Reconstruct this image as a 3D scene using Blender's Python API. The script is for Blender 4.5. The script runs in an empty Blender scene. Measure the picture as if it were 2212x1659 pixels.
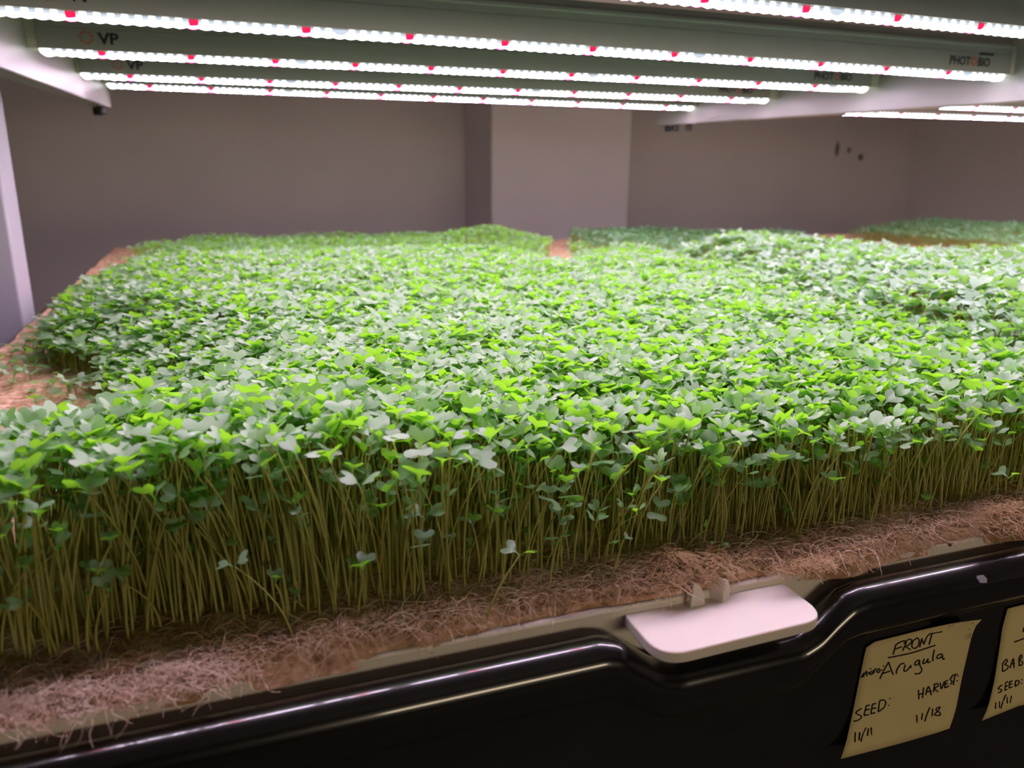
import bpy, math
import numpy as np
from mathutils import Matrix, Vector

# ------------------------------------------------------------------ camera
S = bpy.context.scene
C = S.collection
R3 = ((0.94085782, -0.08000102, 0.32922091), (-0.33872436, -0.24286997, 0.90899944), (0.00723699, -0.96675437, -0.25560440))
cd = bpy.data.cameras.new('camera')
cam = bpy.data.objects.new('camera', cd)
C.objects.link(cam)
M = Matrix.Identity(4)
for i in range(3):
    M[i][0] = R3[i][0]; M[i][1] = -R3[i][1]; M[i][2] = -R3[i][2]
cam.matrix_world = M
cd.sensor_fit = 'HORIZONTAL'; cd.sensor_width = 36.0
cd.lens = 1660.0 / 2212.0 * 36.0
cd.clip_start = 0.02; cd.clip_end = 30
cd.dof.use_dof = True; cd.dof.focus_distance = 0.50; cd.dof.aperture_fstop = 8.5
S.camera = cam

# ------------------------------------------------------------------ light, exposure
S.view_settings.view_transform = 'Standard'
S.view_settings.look = 'None'
S.view_settings.gamma = 1.0
S.view_settings.use_curve_mapping = False
S.view_settings.exposure = 0.0
FLOOR_Z, CEIL_Z = -1.40, 1.30
W = bpy.data.worlds.new('room_world'); S.world = W
W.use_nodes = True
W.node_tree.nodes['Background'].inputs[0].default_value = (1.0, 0.80, 0.56, 1)
W.node_tree.nodes['Background'].inputs[1].default_value = 0.05
ld = bpy.data.lights.new('wall_fill_light', 'AREA'); ld.shape = 'RECTANGLE'; ld.size = 1.2; ld.size_y = .3; ld.energy = 17; ld.color = (1.0, .80, .55)  # added unseen fill from the front, brightens the sticky notes and tub
wall_fill_obj = bpy.data.objects.new('wall_fill_light', ld); C.objects.link(wall_fill_obj); wall_fill_obj.location = (1.0, -2.53, -.05); wall_fill_obj.rotation_euler = (math.radians(90), 0, 0)
lc = bpy.data.lights.new('ceiling_fill_light', 'AREA'); lc.shape = 'RECTANGLE'; lc.size = 3.0; lc.size_y = .25; lc.energy = 9; lc.color = (1.0, .85, .74)  # added unseen fill overhead, lifts the brightness of the back wall
ceiling_fill_obj = bpy.data.objects.new('ceiling_fill_light', lc); C.objects.link(ceiling_fill_obj); ceiling_fill_obj.location = (1.1, 1.9, CEIL_Z-.055)
S.cycles.max_bounces = 5
S.cycles.transmission_bounces = 5
S.cycles.caustics_reflective = False
S.cycles.caustics_refractive = False
S.cycles.adaptive_threshold = 0.15
S.cycles.adaptive_min_samples = 20
S.cycles.sample_clamp_indirect = 4.0
LED_POWER = 94.0
LED_COLOR = (1.0, 0.82, 1.08)

rng = np.random.default_rng(7)

# ------------------------------------------------------------------ helpers
def tag(o, label=None, cat=None, group=None, kind=None):
    if label: o['label'] = label
    if cat: o['category'] = cat
    if group: o['group'] = group
    if kind: o['kind'] = kind
    return o

def empty(name, loc, label, cat, group=None, rot=None):
    o = bpy.data.objects.new(name, None)
    C.objects.link(o); o.location = loc; o.empty_display_size = 0.02
    if rot is not None: o.rotation_euler = rot
    return tag(o, label, cat, group)

def link(name, me, parent=None, loc=None):
    o = bpy.data.objects.new(name, me)
    C.objects.link(o)
    if parent is not None: o.parent = parent
    if loc is not None: o.location = loc
    return o

def mesh(name, V, F, mats, smooth=True, mi=None):
    """V (n,3); F list of face arrays (each (m,k)); mats list; mi list of material indices per face array"""
    me = bpy.data.meshes.new(name)
    V = np.asarray(V, np.float32).reshape(-1, 3)
    if isinstance(F, np.ndarray): F = [F]
    F = [np.asarray(f, np.int32) for f in F if len(f)]
    nl = sum(f.size for f in F); nf = sum(len(f) for f in F)
    me.vertices.add(len(V)); me.loops.add(nl); me.polygons.add(nf)
    me.vertices.foreach_set('co', V.ravel())
    me.loops.foreach_set('vertex_index', np.concatenate([f.ravel() for f in F]))
    tot = np.concatenate([np.full(len(f), f.shape[1], np.int32) for f in F])
    st = np.concatenate([[0], np.cumsum(tot)[:-1]]).astype(np.int32)
    me.polygons.foreach_set('loop_start', st)
    if mi is not None:
        me.polygons.foreach_set('material_index', np.concatenate([np.full(len(f), m, np.int32) for f, m in zip(F, mi)]))
    me.polygons.foreach_set('use_smooth', np.full(nf, bool(smooth)))
    for m in (mats if isinstance(mats, (list, tuple)) else [mats]): me.materials.append(m)
    me.update(calc_edges=True); me.validate()
    return me

class MB:
    """collects boxes, extrusions, tubes into one mesh"""
    def __init__(s): s.v = []; s.f = []; s.n = 0
    def add(s, V, F):
        V = np.asarray(V, float).reshape(-1, 3)
        s.v.append(V)
        for f in F: s.f.append([i + s.n for i in f])
        s.n += len(V); return s
    def box(s, a, b):
        x0, y0, z0 = a; x1, y1, z1 = b
        V = [(x0,y0,z0),(x1,y0,z0),(x1,y1,z0),(x0,y1,z0),(x0,y0,z1),(x1,y0,z1),(x1,y1,z1),(x0,y1,z1)]
        return s.add(V, [(3,2,1,0),(4,5,6,7),(0,1,5,4),(1,2,6,5),(2,3,7,6),(3,0,4,7)])
    def beam(s, A, B, w, h):
        """box from A to B (centre of its bottom face), width w across, height h up"""
        A = np.array(A, float); B = np.array(B, float)
        d = (B-A)/np.linalg.norm(B-A); sd = np.cross(d, (0,0,1)); sd /= np.linalg.norm(sd); up = np.cross(sd, d)
        V = [A-sd*w/2, A+sd*w/2, B+sd*w/2, B-sd*w/2]; V += [p+up*h for p in V]
        return s.add(V, [(3,2,1,0),(4,5,6,7),(0,1,5,4),(1,2,6,5),(2,3,7,6),(3,0,4,7)])
    def prism(s, prof, x0, x1):
        """profile [(y,z)] counter-clockwise seen from +x, extruded along x"""
        n = len(prof)
        V = [(x0, y, z) for y, z in prof] + [(x1, y, z) for y, z in prof]
        F = [(i, (i+1) % n, n+(i+1) % n, n+i) for i in range(n)]
        F += [tuple(range(n))[::-1], tuple(range(n, 2*n))]
        return s.add(V, F)
    def plate(s, poly, z0, z1):
        n = len(poly)
        V = [(x, y, z0) for x, y in poly] + [(x, y, z1) for x, y in poly]
        F = [(i, (i+1) % n, n+(i+1) % n, n+i) for i in range(n)] + [tuple(range(n))[::-1], tuple(range(n, 2*n))]
        return s.add(V, F)
    def tube(s, P, r, k=8, cap=True):
        P = np.asarray(P, float); n = len(P); r = np.broadcast_to(r, n)
        V = []
        for i in range(n):
            t = P[min(i+1, n-1)] - P[max(i-1, 0)]; t = t/(np.linalg.norm(t)+1e-12)
            a = np.cross(t, (0,0,1) if abs(t[2]) < .9 else (1,0,0)); a /= np.linalg.norm(a); b = np.cross(t, a)
            V += [P[i] + r[i]*(math.cos(q)*a+math.sin(q)*b) for q in np.arange(k)*2*math.pi/k]
        F = [(i*k+j, i*k+(j+1) % k, (i+1)*k+(j+1) % k, (i+1)*k+j) for i in range(n-1) for j in range(k)]
        if cap: F += [tuple(range(k))[::-1], tuple(range((n-1)*k, n*k))]
        return s.add(V, F)
    def build(s, name, m, parent=None, smooth=False, bevel=0, seg=2, loc=None):
        me = bpy.data.meshes.new(name)
        me.from_pydata([tuple(p) for p in np.concatenate(s.v)], [], s.f)
        for q in (m if isinstance(m, (list, tuple)) else [m]): me.materials.append(q)
        me.polygons.foreach_set('use_smooth', [bool(smooth)]*len(me.polygons))
        me.update()
        o = link(name, me, parent, loc)
        if bevel:
            b = o.modifiers.new('bevel', 'BEVEL'); b.width = bevel; b.segments = seg; b.limit_method = 'ANGLE'; b.angle_limit = math.radians(40)
            me.polygons.foreach_set('use_smooth', [True]*len(me.polygons))
            b.harden_normals = True
        return o

def hash2(i, j, seed):
    h = (i*374761393 + j*668265263 + seed*974711) & 0x7fffffff
    h = ((h ^ (h >> 13))*1274126177) & 0x7fffffff
    return ((h ^ (h >> 16)) & 0xffff)/65535.0

def noise2(x, y, seed=0):
    x = np.asarray(x, float); y = np.asarray(y, float)
    i = np.floor(x).astype(np.int64); j = np.floor(y).astype(np.int64)
    u = x-i; v = y-j; u = u*u*(3-2*u); v = v*v*(3-2*v)
    return ((hash2(i, j, seed)*(1-u)+hash2(i+1, j, seed)*u)*(1-v) + (hash2(i, j+1, seed)*(1-u)+hash2(i+1, j+1, seed)*u)*v)*2-1

# ------------------------------------------------------------------ materials
def mat(name, base, rough=0.5, spec=0.5, **kw):
    m = bpy.data.materials.new(name); m.use_nodes = True
    p = m.node_tree.nodes['Principled BSDF']
    p.inputs['Base Color'].default_value = (*base, 1); p.inputs['Roughness'].default_value = rough
    p.inputs['Specular IOR Level'].default_value = spec
    for k, v in kw.items(): p.inputs[k.replace('_', ' ')].default_value = v
    return m

def noisy(m, c0, c1, scale, detail=3, lo=0.35, hi=0.65, bump=0, dist=0.001, c2=None):
    """base colour from object-position noise between c0 and c1, optional bump"""
    nt = m.node_tree; p = nt.nodes['Principled BSDF']
    g = nt.nodes.new('ShaderNodeNewGeometry'); n = nt.nodes.new('ShaderNodeTexNoise')
    n.inputs['Scale'].default_value = scale; n.inputs['Detail'].default_value = detail
    nt.links.new(g.outputs['Position'], n.inputs['Vector'])
    r = nt.nodes.new('ShaderNodeValToRGB'); nt.links.new(n.outputs['Fac'], r.inputs['Fac'])
    e = r.color_ramp.elements
    e[0].position = lo; e[0].color = (*c0, 1); e[1].position = hi; e[1].color = (*c1, 1)
    if c2: q = e.new((lo+hi)/2); q.color = (*c2, 1)
    nt.links.new(r.outputs['Color'], p.inputs['Base Color'])
    if bump:
        b = nt.nodes.new('ShaderNodeBump'); b.inputs['Strength'].default_value = bump; b.inputs['Distance'].default_value = dist
        nt.links.new(n.outputs['Fac'], b.inputs['Height']); nt.links.new(b.outputs['Normal'], p.inputs['Normal'])
    return m

def leaf_mat(name, c0, c1, trans, t=0.45, rough=0.42, scale=70, spec=0.5, coat=0.0):
    m = noisy(mat(name, c0, rough, spec), c0, c1, scale, 2, 0.3, 0.7)
    nt = m.node_tree; p = nt.nodes['Principled BSDF']; out = nt.nodes['Material Output']
    p.inputs['Coat Weight'].default_value = coat; p.inputs['Coat Roughness'].default_value = 0.28
    tr = nt.nodes.new('ShaderNodeBsdfTranslucent'); tr.inputs['Color'].default_value = (*trans, 1)
    mx = nt.nodes.new('ShaderNodeMixShader'); mx.inputs[0].default_value = t
    nt.links.new(p.outputs[0], mx.inputs[1]); nt.links.new(tr.outputs[0], mx.inputs[2]); nt.links.new(mx.outputs[0], out.inputs['Surface'])
    return m

def emit(name, color, strength):
    m = bpy.data.materials.new(name); m.use_nodes = True; nt = m.node_tree
    nt.nodes.remove(nt.nodes['Principled BSDF'])
    e = nt.nodes.new('ShaderNodeEmission'); e.inputs[0].default_value = (*color, 1); e.inputs[1].default_value = strength
    nt.links.new(e.outputs[0], nt.nodes['Material Output'].inputs['Surface'])
    return m

M_wall = noisy(mat('wall_paint', (.3,.28,.28), .85, .2), (.66,.60,.60), (.70,.64,.64), 3, 4, bump=.05)
M_pillar = noisy(mat('pillar_paint', (.4,.37,.37), .8, .2), (.70,.64,.66), (.74,.68,.70), 3, 4, bump=.05)
M_ceil = mat('ceiling_paint', (.4,.38,.38), .9, .2)
M_floor = noisy(mat('floor_concrete', (.2,.19,.18), .7), (.09,.085,.08), (.13,.12,.115), 6, 5)
M_scuff = mat('wall_scuff', (.16,.14,.14), .8)
M_black = noisy(mat('black_plastic', (.006,.006,.007), .25, .45, Coat_Weight=.8, Coat_Roughness=.07), (.0025,.0025,.003), (.004,.004,.0045), 40, 3)
M_white = mat('white_plastic', (.80,.74,.68), .38, .5, Subsurface_Weight=.35, Subsurface_Scale=.004)
M_white.node_tree.nodes['Principled BSDF'].inputs['Subsurface Radius'].default_value = (1.0, .55, .4)
M_metal = mat('white_enamel', (.33,.32,.30), .4, .5)
M_post = mat('post_enamel', (.52,.51,.56), .35, .5)
M_cap = mat('cream_plastic', (.62,.62,.50), .5, .4)
M_clip = mat('clip_plastic', (.8,.8,.82), .3, .5)
M_house = mat('bar_enamel', (.34,.35,.32), .38, .5)
M_ridge = mat('bar_ridge', (.52,.56,.48), .4, .5)
M_cable = mat('clear_cable', (.8,.82,.85), .25, .6)
M_knob = mat('black_rubber', (.012,.012,.013), .5)
M_led = emit('led_white', LED_COLOR, LED_POWER)
M_side = emit('led_lens', (.95, .97, 1.0), 4.5)
M_gap = emit('led_gap', (.62, .70, .80), 1.1)
M_red = emit('led_red', (1.0, .02, .10), 1.1)
M_reds = emit('led_red_chip', (1.0, .03, .15), LED_POWER*.7)
M_print = mat('print_black', (.012,.012,.012), .5)
M_orange = mat('print_orange', (.55,.10,.03), .5)
M_note = noisy(mat('yellow_paper', (.7,.58,.3), .8, .2), (.66,.55,.28), (.70,.585,.30), 30, 2)
M_ink = mat('marker_ink', (.008,.007,.008), .6, .3)
M_mat = noisy(mat('fibre_felt', (.45,.3,.18), .95, .1), (.26,.15,.085), (.72,.50,.38), 160, 6, .3, .7, bump=.8, dist=.002, c2=(.52,.33,.20))
M_fib = noisy(mat('jute_fibre', (.6,.42,.26), .8, .2), (.36,.22,.105), (.68,.48,.30), 60, 3, .3, .7)
M_fibp = noisy(mat('pale_fibre', (.7,.5,.4), .8, .2), (.62,.40,.31), (.82,.68,.56), 80, 3, .3, .7)
M_stem = noisy(mat('stem', (.62,.66,.32), .45, .4, Subsurface_Weight=.0), (.42,.41,.10), (.58,.60,.21), 40, 2)
nt = M_stem.node_tree
tr = nt.nodes.new('ShaderNodeBsdfTranslucent'); tr.inputs[0].default_value = (.62,.62,.22,1)
mx = nt.nodes.new('ShaderNodeMixShader'); mx.inputs[0].default_value = .35
nt.links.new(nt.nodes['Principled BSDF'].outputs[0], mx.inputs[1]); nt.links.new(tr.outputs[0], mx.inputs[2])
nt.links.new(mx.outputs[0], nt.nodes['Material Output'].inputs['Surface'])
M_leaf = leaf_mat('arugula_leaf', (.16,.30,.15), (.28,.43,.25), (.31,.74,.02), .46, .42, 75, .7, .5)
M_leafb = leaf_mat('baby_leaf', (.25,.41,.28), (.37,.51,.39), (.28,.62,.05), .42, .44, 60, .6, .4)
M_leafd = leaf_mat('dark_leaf', (.12,.29,.15), (.27,.45,.29), (.20,.50,.08), .35, .45, 60, .5)
M_husk = noisy(mat('seed_husk', (.5,.2,.08), .6), (.40,.13,.05), (.70,.36,.20), 200, 2)
M_chip = mat('grey_plastic_chip', (.25,.25,.28), .4)
NOTE_A={"top":[[33287,30300,-26431],[33570,30300,-26179],[37756,30300,-26136],[39644,30150,-26060],[40574,29900,-25941],[41217,29400,-25657]],"bot":[[32030,29850,-33490],[34750,30100,-33871],[37473,30250,-34126],[39480,30300,-34205],[40269,30150,-34038],[40953,30000,-33824]],"left":[[33287,30300,-26431],[33248,30300,-26736],[33108,30300,-28529],[32945,30300,-30923],[32544,30100,-32734],[32030,29850,-33490]],"right":[[41217,29400,-25657],[41328,29800,-26402],[41722,30200,-27468],[41669,30300,-30307],[41558,30250,-32937],[40953,30000,-33824]]}
NOTE_B_LEFT=[[44646,30300,-26096],[44493,30300,-27315],[44580,30300,-28796],[44632,30250,-31390],[44306,30100,-33236],[43652,29900,-33892]]
INK_A=[[[[35478,-27371],[35561,-26823],[35675,-26660]],[[35531,-26754],[35880,-26610],[36252,-26590]],[[35542,-27023],[35840,-26994],[36071,-26982]],[[36195,-27278],[36401,-26723]],[[36195,-26773],[36484,-26583],[36741,-26607],[36808,-26780],[36624,-26961],[36385,-27035]],[[36385,-27035],[36838,-27341]],[[37213,-26614],[36947,-26746],[36875,-27047],[37003,-27250],[37234,-27317],[37419,-27134],[37421,-26848],[37292,-26647],[37137,-26598]],[[37545,-27321],[37631,-26703]],[[37605,-26761],[37868,-27184]],[[37868,-27184],[37975,-26777],[38151,-26544]],[[38298,-27310],[38379,-26577]],[[38151,-26544],[38711,-26567],[39199,-26590]],[[35111,-27510],[35686,-27544],[36811,-27589],[37717,-27551],[38832,-27475]]],[[[33179,-28434],[33379,-28166],[33351,-28427],[33554,-28066],[33627,-28414]],[[33730,-28296],[33818,-28190]],[[33819,-27939],[33862,-27986]],[[33970,-28163],[33803,-28313],[34026,-28397]],[[34026,-28397],[34121,-28119]],[[34143,-28361],[34222,-28095],[34308,-28083]],[[34509,-28130],[34397,-28199],[34421,-28347],[34568,-28381],[34614,-28234],[34488,-28109]],[[34734,-28252],[34776,-28293]],[[34810,-27987],[34852,-28029]]],[[[34703,-28875],[34930,-28323],[35209,-27832]],[[35209,-27832],[35469,-28352],[35727,-28813]],[[34895,-28537],[35423,-28501]],[[35981,-28824],[35966,-28532],[36170,-28259]],[[35969,-28549],[36165,-28226],[36486,-28203]],[[36598,-28325],[36551,-28668],[36629,-28799],[36839,-28751],[37080,-28468]],[[37061,-28463],[37056,-28640],[37139,-28594]],[[37701,-28255],[37483,-28270],[37348,-28432],[37424,-28547],[37642,-28532],[37727,-28293]],[[37727,-28293],[37809,-28635],[38047,-29016],[37885,-29239],[37504,-29182]],[[38107,-28250],[38022,-28490],[38100,-28605],[38307,-28522],[38417,-28320]],[[38417,-28320],[38434,-28600],[38652,-28568]],[[38816,-27778],[38801,-28277],[38861,-28583]],[[39489,-28235],[39226,-28242],[39128,-28415],[39316,-28507],[39595,-28390],[39485,-28218]],[[39575,-28287],[39683,-28639],[39831,-28623]]],[[[33585,-30662],[33240,-30792],[33217,-30926],[33651,-31217],[33632,-31372],[33384,-31448],[33076,-31407]],[[33939,-30574],[33863,-31192]],[[33939,-30574],[34200,-30580]],[[33921,-30868],[34228,-30886]],[[33870,-31234],[34223,-31266]],[[34417,-30575],[34392,-31229]],[[34417,-30575],[34684,-30603]],[[34403,-30891],[34758,-30922]],[[34395,-31250],[34725,-31255]],[[34954,-30511],[34967,-31257]],[[34947,-30469],[35281,-30493],[35475,-30722],[35376,-31059],[34967,-31257]],[[35748,-30501],[35781,-30542]],[[35725,-30966],[35759,-31007]]],[[[33262,-32198],[33248,-32822]],[[33649,-32323],[33595,-32815]],[[34169,-32158],[33945,-32545],[33748,-32959]],[[34365,-32292],[34332,-32772]],[[34585,-32290],[34694,-32829]]],[[[38045,-30470],[38196,-31161]],[[38442,-30384],[38495,-31153]],[[38132,-30817],[38499,-30806]],[[38718,-30982],[38838,-30398],[39206,-31103]],[[38770,-30770],[39152,-30823]],[[39361,-30935],[39337,-30335]],[[39272,-30360],[39578,-30373],[39666,-30578],[39404,-30679],[39751,-31011]],[[39812,-30367],[40005,-30866],[40141,-30364]],[[40215,-30382],[40286,-30852]],[[40215,-30382],[40417,-30327]],[[40258,-30598],[40465,-30565]],[[40286,-30852],[40609,-30806]],[[40767,-30184],[40624,-30294],[40838,-30531],[40732,-30712]],[[40991,-30114],[40992,-30816]],[[40685,-30247],[40791,-30066],[41174,-30074]],[[41235,-30183],[41283,-30232]],[[41236,-30535],[41284,-30584]]],[[[38241,-32347],[38381,-32905]],[[38716,-32325],[38733,-32788]],[[39268,-32029],[39109,-32552],[39033,-33013]],[[39536,-32202],[39597,-32762]],[[40183,-32241],[39900,-32253],[39885,-32417],[40220,-32671],[40285,-32877],[39909,-32780],[39791,-32665],[40044,-32499],[40183,-32241]]]]
INK_B=[[[[45842,-28762],[46260,-28729],[46851,-28670]],[[46483,-28159],[46498,-27813]]],[[[45124,-30156],[45252,-30812]],[[45150,-30162],[45399,-29948],[45541,-30126],[45339,-30330]],[[45339,-30330],[45741,-30548],[45592,-30765],[45252,-30812]],[[45933,-30718],[46073,-30038],[46302,-30783]],[[45939,-30426],[46276,-30461]],[[46597,-30114],[46776,-30744]],[[46597,-30114],[46753,-29918],[46855,-30130],[46694,-30304]],[[46694,-30304],[47035,-30550],[46998,-30711],[46776,-30744]]],[[[45417,-31842],[45054,-32009],[45453,-32212],[45383,-32344],[45105,-32340]],[[45754,-31775],[45790,-32358]],[[45754,-31775],[45979,-31765]],[[45775,-32077],[45995,-32045]],[[45790,-32358],[46011,-32327]],[[46146,-31826],[46210,-32311]],[[46146,-31826],[46394,-31800]],[[46173,-32046],[46421,-32020]],[[46210,-32311],[46486,-32293]],[[46719,-31878],[46774,-32319]],[[46719,-31878],[47045,-31956],[47057,-32216],[46774,-32319]],[[47278,-31896],[47331,-31947]],[[47295,-32179],[47349,-32230]]],[[[45005,-32998],[44981,-33443]],[[45363,-33024],[45399,-33506]],[[45945,-32696],[45701,-33173],[45544,-33586]],[[46129,-32935],[46155,-33373]],[[46541,-32951],[46482,-33455]]]]

# ------------------------------------------------------------------ room (the setting)
def struct(name, mb, m, **k):
    return tag(mb.build(name, m, **k), kind='structure')
XL, XR, YB, YF = -2.6, 3.41, 3.257, -2.6
struct('floor', MB().box((XL, YF, FLOOR_Z-.05), (XR, YB, FLOOR_Z)), M_floor)
struct('ceiling', MB().box((XL, YF, CEIL_Z), (XR, YB, CEIL_Z+.05)), M_ceil)
wb = struct('wall_back', MB().box((XL-.1, YB, FLOOR_Z), (XR+.1, YB+.1, CEIL_Z)), M_wall)
struct('wall_left', MB().box((XL-.1, YF, FLOOR_Z), (XL, YB, CEIL_Z)), M_wall)
struct('wall_right', MB().box((XR, YF, FLOOR_Z), (XR+.1, YB, CEIL_Z)), M_wall)
struct('wall_front', MB().box((XL-.1, YF-.1, FLOOR_Z), (XR+.1, YF, CEIL_Z)), M_floor)
fill = empty('wall_fill', (1.0, YF, -.05), 'added unseen lamp on the room wall facing the tub front', 'fill')  # added out of view, backs the front fill
MB().box((-.62, 0, -.17), (.62, .06, .17)).build('fill_housing', M_metal, fill, bevel=.006)
fill = empty('ceiling_fill', (1.1, 1.9, CEIL_Z), 'added unseen lamp above the back of the rack', 'fill')  # added out of view, backs the fill for the back wall
MB().box((-1.52, -.14, -.05), (1.52, .14, 0)).build('fill_housing', M_metal, fill, bevel=.006)
struct('wall_pillar', MB().box((.96, 2.90, FLOOR_Z), (1.556, YB, CEIL_Z)), M_pillar, bevel=.008)
# three faint marks on the back wall, right of the pillar
for sx, sz, rx, rz in ((2.915, .166, .012, .036), (2.99, .163, .012, .014), (3.07, .130, .017, .017)):
    a = np.arange(16)*math.pi/8
    b = MB(); b.add([(rx*math.cos(t), y, rz*math.sin(t)) for y in (-.002, .0) for t in a], [tuple(range(16))] + [(i, i+16, (i+1) % 16+16, (i+1) % 16) for i in range(16)])
    b.build('scuff_mark', M_scuff, wb, loc=(sx, YB, sz))

# ------------------------------------------------------------------ rack
rack = empty('grow_rack', (-.31, 1.18, FLOOR_Z), 'white enamelled rack with its upright post standing left of the crop', 'rack')
def rel(o, p=rack):
    o.location = Vector(o.location) - p.location
    return o
rel(MB().box((-.380, 1.257, FLOOR_Z), (-.288, 1.331, CEIL_Z-.3)).build('post', M_post, rack, bevel=.004))
rel(MB().box((-.285, .26, -.52), (2.66, 2.10, -.47)).build('shelf_deck', M_metal, rack, bevel=.004))
for px, py in ((-.25, .34), (2.6, .34), (2.6, 2.04), (-.25, 2.04)):
    rel(MB().box((px-.03, py-.03, FLOOR_Z), (px+.03, py+.03, -.52)).build('leg', M_post, rack, bevel=.004))

# ------------------------------------------------------------------ black tub
TX0, TX1, TY0, TY1 = -.272, 2.62, .309, 2.045     # rim centre line
SLOPE = .03                                        # the tub rises a little towards the back, as the light rails do
RZ = -.2365
def notch(x):
    xs = [.160, .170, .180, .192, .205, .283, .294, .304, .314, .326]
    zs = [0, -.0025, -.010, -.019, -.0235, -.0235, -.019, -.010, -.0025, 0]
    return np.interp(x, xs, zs)
path = []
rc = .05
def arc(cx_, cy_, a0):
    return [(cx_+rc*math.cos(a), cy_+rc*math.sin(a), math.cos(a), math.sin(a), 0) for a in np.linspace(a0, a0+math.pi/2, 7)]
xs = np.unique(np.concatenate([np.linspace(TX0+rc, .15, 20), np.linspace(.15, .34, 60), np.linspace(.34, TX1-rc, 40)]))
path += [(x, TY0, 0, -1, float(notch(x))) for x in xs]
path += arc(TX1-rc, TY0+rc, -math.pi/2) + arc(TX1-rc, TY1-rc, 0) + arc(TX0+rc, TY1-rc, math.pi/2) + arc(TX0+rc, TY0+rc, math.pi)
prof = [(-.012, -.20), (-.012, -.05), (-.012, -.02), (-.012, -.006)]
prof += [(-.012*math.cos(t), .012*math.sin(t)) for t in np.linspace(0, math.pi, 13)]
prof += [(.0115, -.004), (.0104, -.008), (.0101, -.0105), (.0098, -.0125), (.0091, -.0145), (.0080, -.0165), (.0066, -.0185), (.0055, -.0206), (.0050, -.023), (.0049, -.05), (.0048, -.09), (.0035, -.15), (.001, -.225), (-.010, -.230)]
V = []; n_p = len(prof)
for x, y, nx, ny, dz in path:
    for o_, z_ in prof:
        w = np.interp(z_, [-.11, -.035], [0, 1])
        V.append((x+nx*o_, y+ny*o_, RZ+z_+dz*w+SLOPE*(y-TY0)*np.interp(z_, [-.2, -.05], [0, 1])))
n = len(path)
F = np.array([(i*n_p+j, ((i+1) % n)*n_p+j, ((i+1) % n)*n_p+j+1, i*n_p+j+1) for i in range(n) for j in range(n_p-1)])
tub = empty('grow_tub', (TX0, TY0, -.468), 'long black plastic tub with rolled glossy rim and a notch for the white tab', 'tub')
o = link('tub_wall', mesh('tub_wall', np.array(V)-np.array(tub.location), F, M_black), tub)
rel(MB().box((TX0+.006, TY0+.006, -.468), (TX1-.006, TY1-.006, -.43)).build('tub_bottom', M_black, tub), tub)

# white tray insert that lies in the tub, with the tab and two pegs
TRZ = -.2185
tray = empty('tray_insert', (.23, .33, -.43), 'off-white plastic tray insert resting in the black tub, tab hanging over the notch', 'tray')
rel(MB().prism([(.3222, -.43), (TY1-.013, -.43), (TY1-.013, TRZ+SLOPE*(TY1-.013-.3222)), (.3222, TRZ)], TX0+.013, TX1-.013).build('tray_body', M_white, tray, bevel=.002), tray)
def rounded(pts):
    out = []
    for i, (x, y, r) in enumerate(pts):
        if r == 0: out.append((x, y)); continue
        p = np.array((x, y)); a = np.array(pts[i-1][:2]); b = np.array(pts[(i+1) % len(pts)][:2])
        u = (a-p)/np.linalg.norm(a-p); v = (b-p)/np.linalg.norm(b-p)
        P0, P1 = p+u*r, p+v*r
        for t in np.linspace(0, 1, 9): out.append(tuple((1-t)**2*P0+2*t*(1-t)*p+t*t*P1))
    return out
tabp = rounded([(.1815, .3235, 0), (.1805, .2825, .017), (.2835, .2845, .016), (.2845, .3235, 0)])
tab = rel(MB().plate(tabp, -.2300, -.2232).build('tab', M_white, tray, bevel=.0012, seg=3), tray)
def peg(x, y, rot, sc):
    P = [(-.0047, 0), (.0047, 0), (.0042, .0065), (.0010, .0125), (-.0035, .0150)]
    b = MB(); nn = 5
    Vv = [(px*sc, -.0005, pz*sc) for px, pz in P] + [(px*sc, .016, pz*sc*.95) for px, pz in P]
    b.add(Vv, [(0,1,2,3,4), (9,8,7,6,5)] + [(i, i+5, (i+1) % 5+5, (i+1) % 5) for i in range(5)])
    o = b.build('peg', M_white, tab, bevel=.0008)
    o.location = (x, y, -.2236); o.rotation_euler = (0, 0, rot)
peg(.2232, .3172, 0, 1.0); peg(.2420, .3178, .55, .95)

# ------------------------------------------------------------------ fibre mat
MZ = -.2110
def mat_front(x):
    return .3245 + .0022*noise2(x*28, x*0+3, 5) + .0016*noise2(x*90, x*0, 6) - .002*np.clip((.03-x)/.06, 0, 1) - .006*np.clip((x-.43)/.04, 0, 1) - .010*np.exp(-((x-.325)/.035)**2)
gx = np.unique(np.round(np.concatenate([np.linspace(-.257, .62, 320), np.linspace(.62, 2.60, 110)]), 5))
gt = np.concatenate([[0, .0003, .0012, .003], np.linspace(.005, .10, 46), np.linspace(.11, .5, 60), np.linspace(.52, 1.71, 80)])
X, T = np.meshgrid(gx, gt, indexing='ij')
Y = mat_front(X) + T
Y = np.minimum(Y, 2.025)
Zm = MZ + .0022*noise2(X*60, Y*60, 1) + .0013*noise2(X*170, Y*170, 2) + .003*noise2(X*18, Y*18, 3)
edge = np.clip(T/.012, 0, 1)
Zm = Zm*edge + (1-edge)*(MZ-.0045+.001*noise2(X*120, Y*120, 4))
Zm = np.where(T <= .0, TRZ+.0004, Zm)
Zm = np.where((Y < .3225) & (T <= .0003), np.where((X > .18) & (X < .286), -.2228, -.2235), Zm)
nx_, nt_ = X.shape
I = np.arange(nx_*nt_).reshape(nx_, nt_)
F = np.stack([I[:-1, :-1], I[1:, :-1], I[1:, 1:], I[:-1, 1:]], -1).reshape(-1, 4)
Zm = Zm+SLOPE*np.maximum(Y-.3222, 0)
gmat = empty('fibre_mat', (.2, 1.2, TRZ), 'brown felted fibre growing mat lying in the tub under the crop', 'growing mat')
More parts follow.
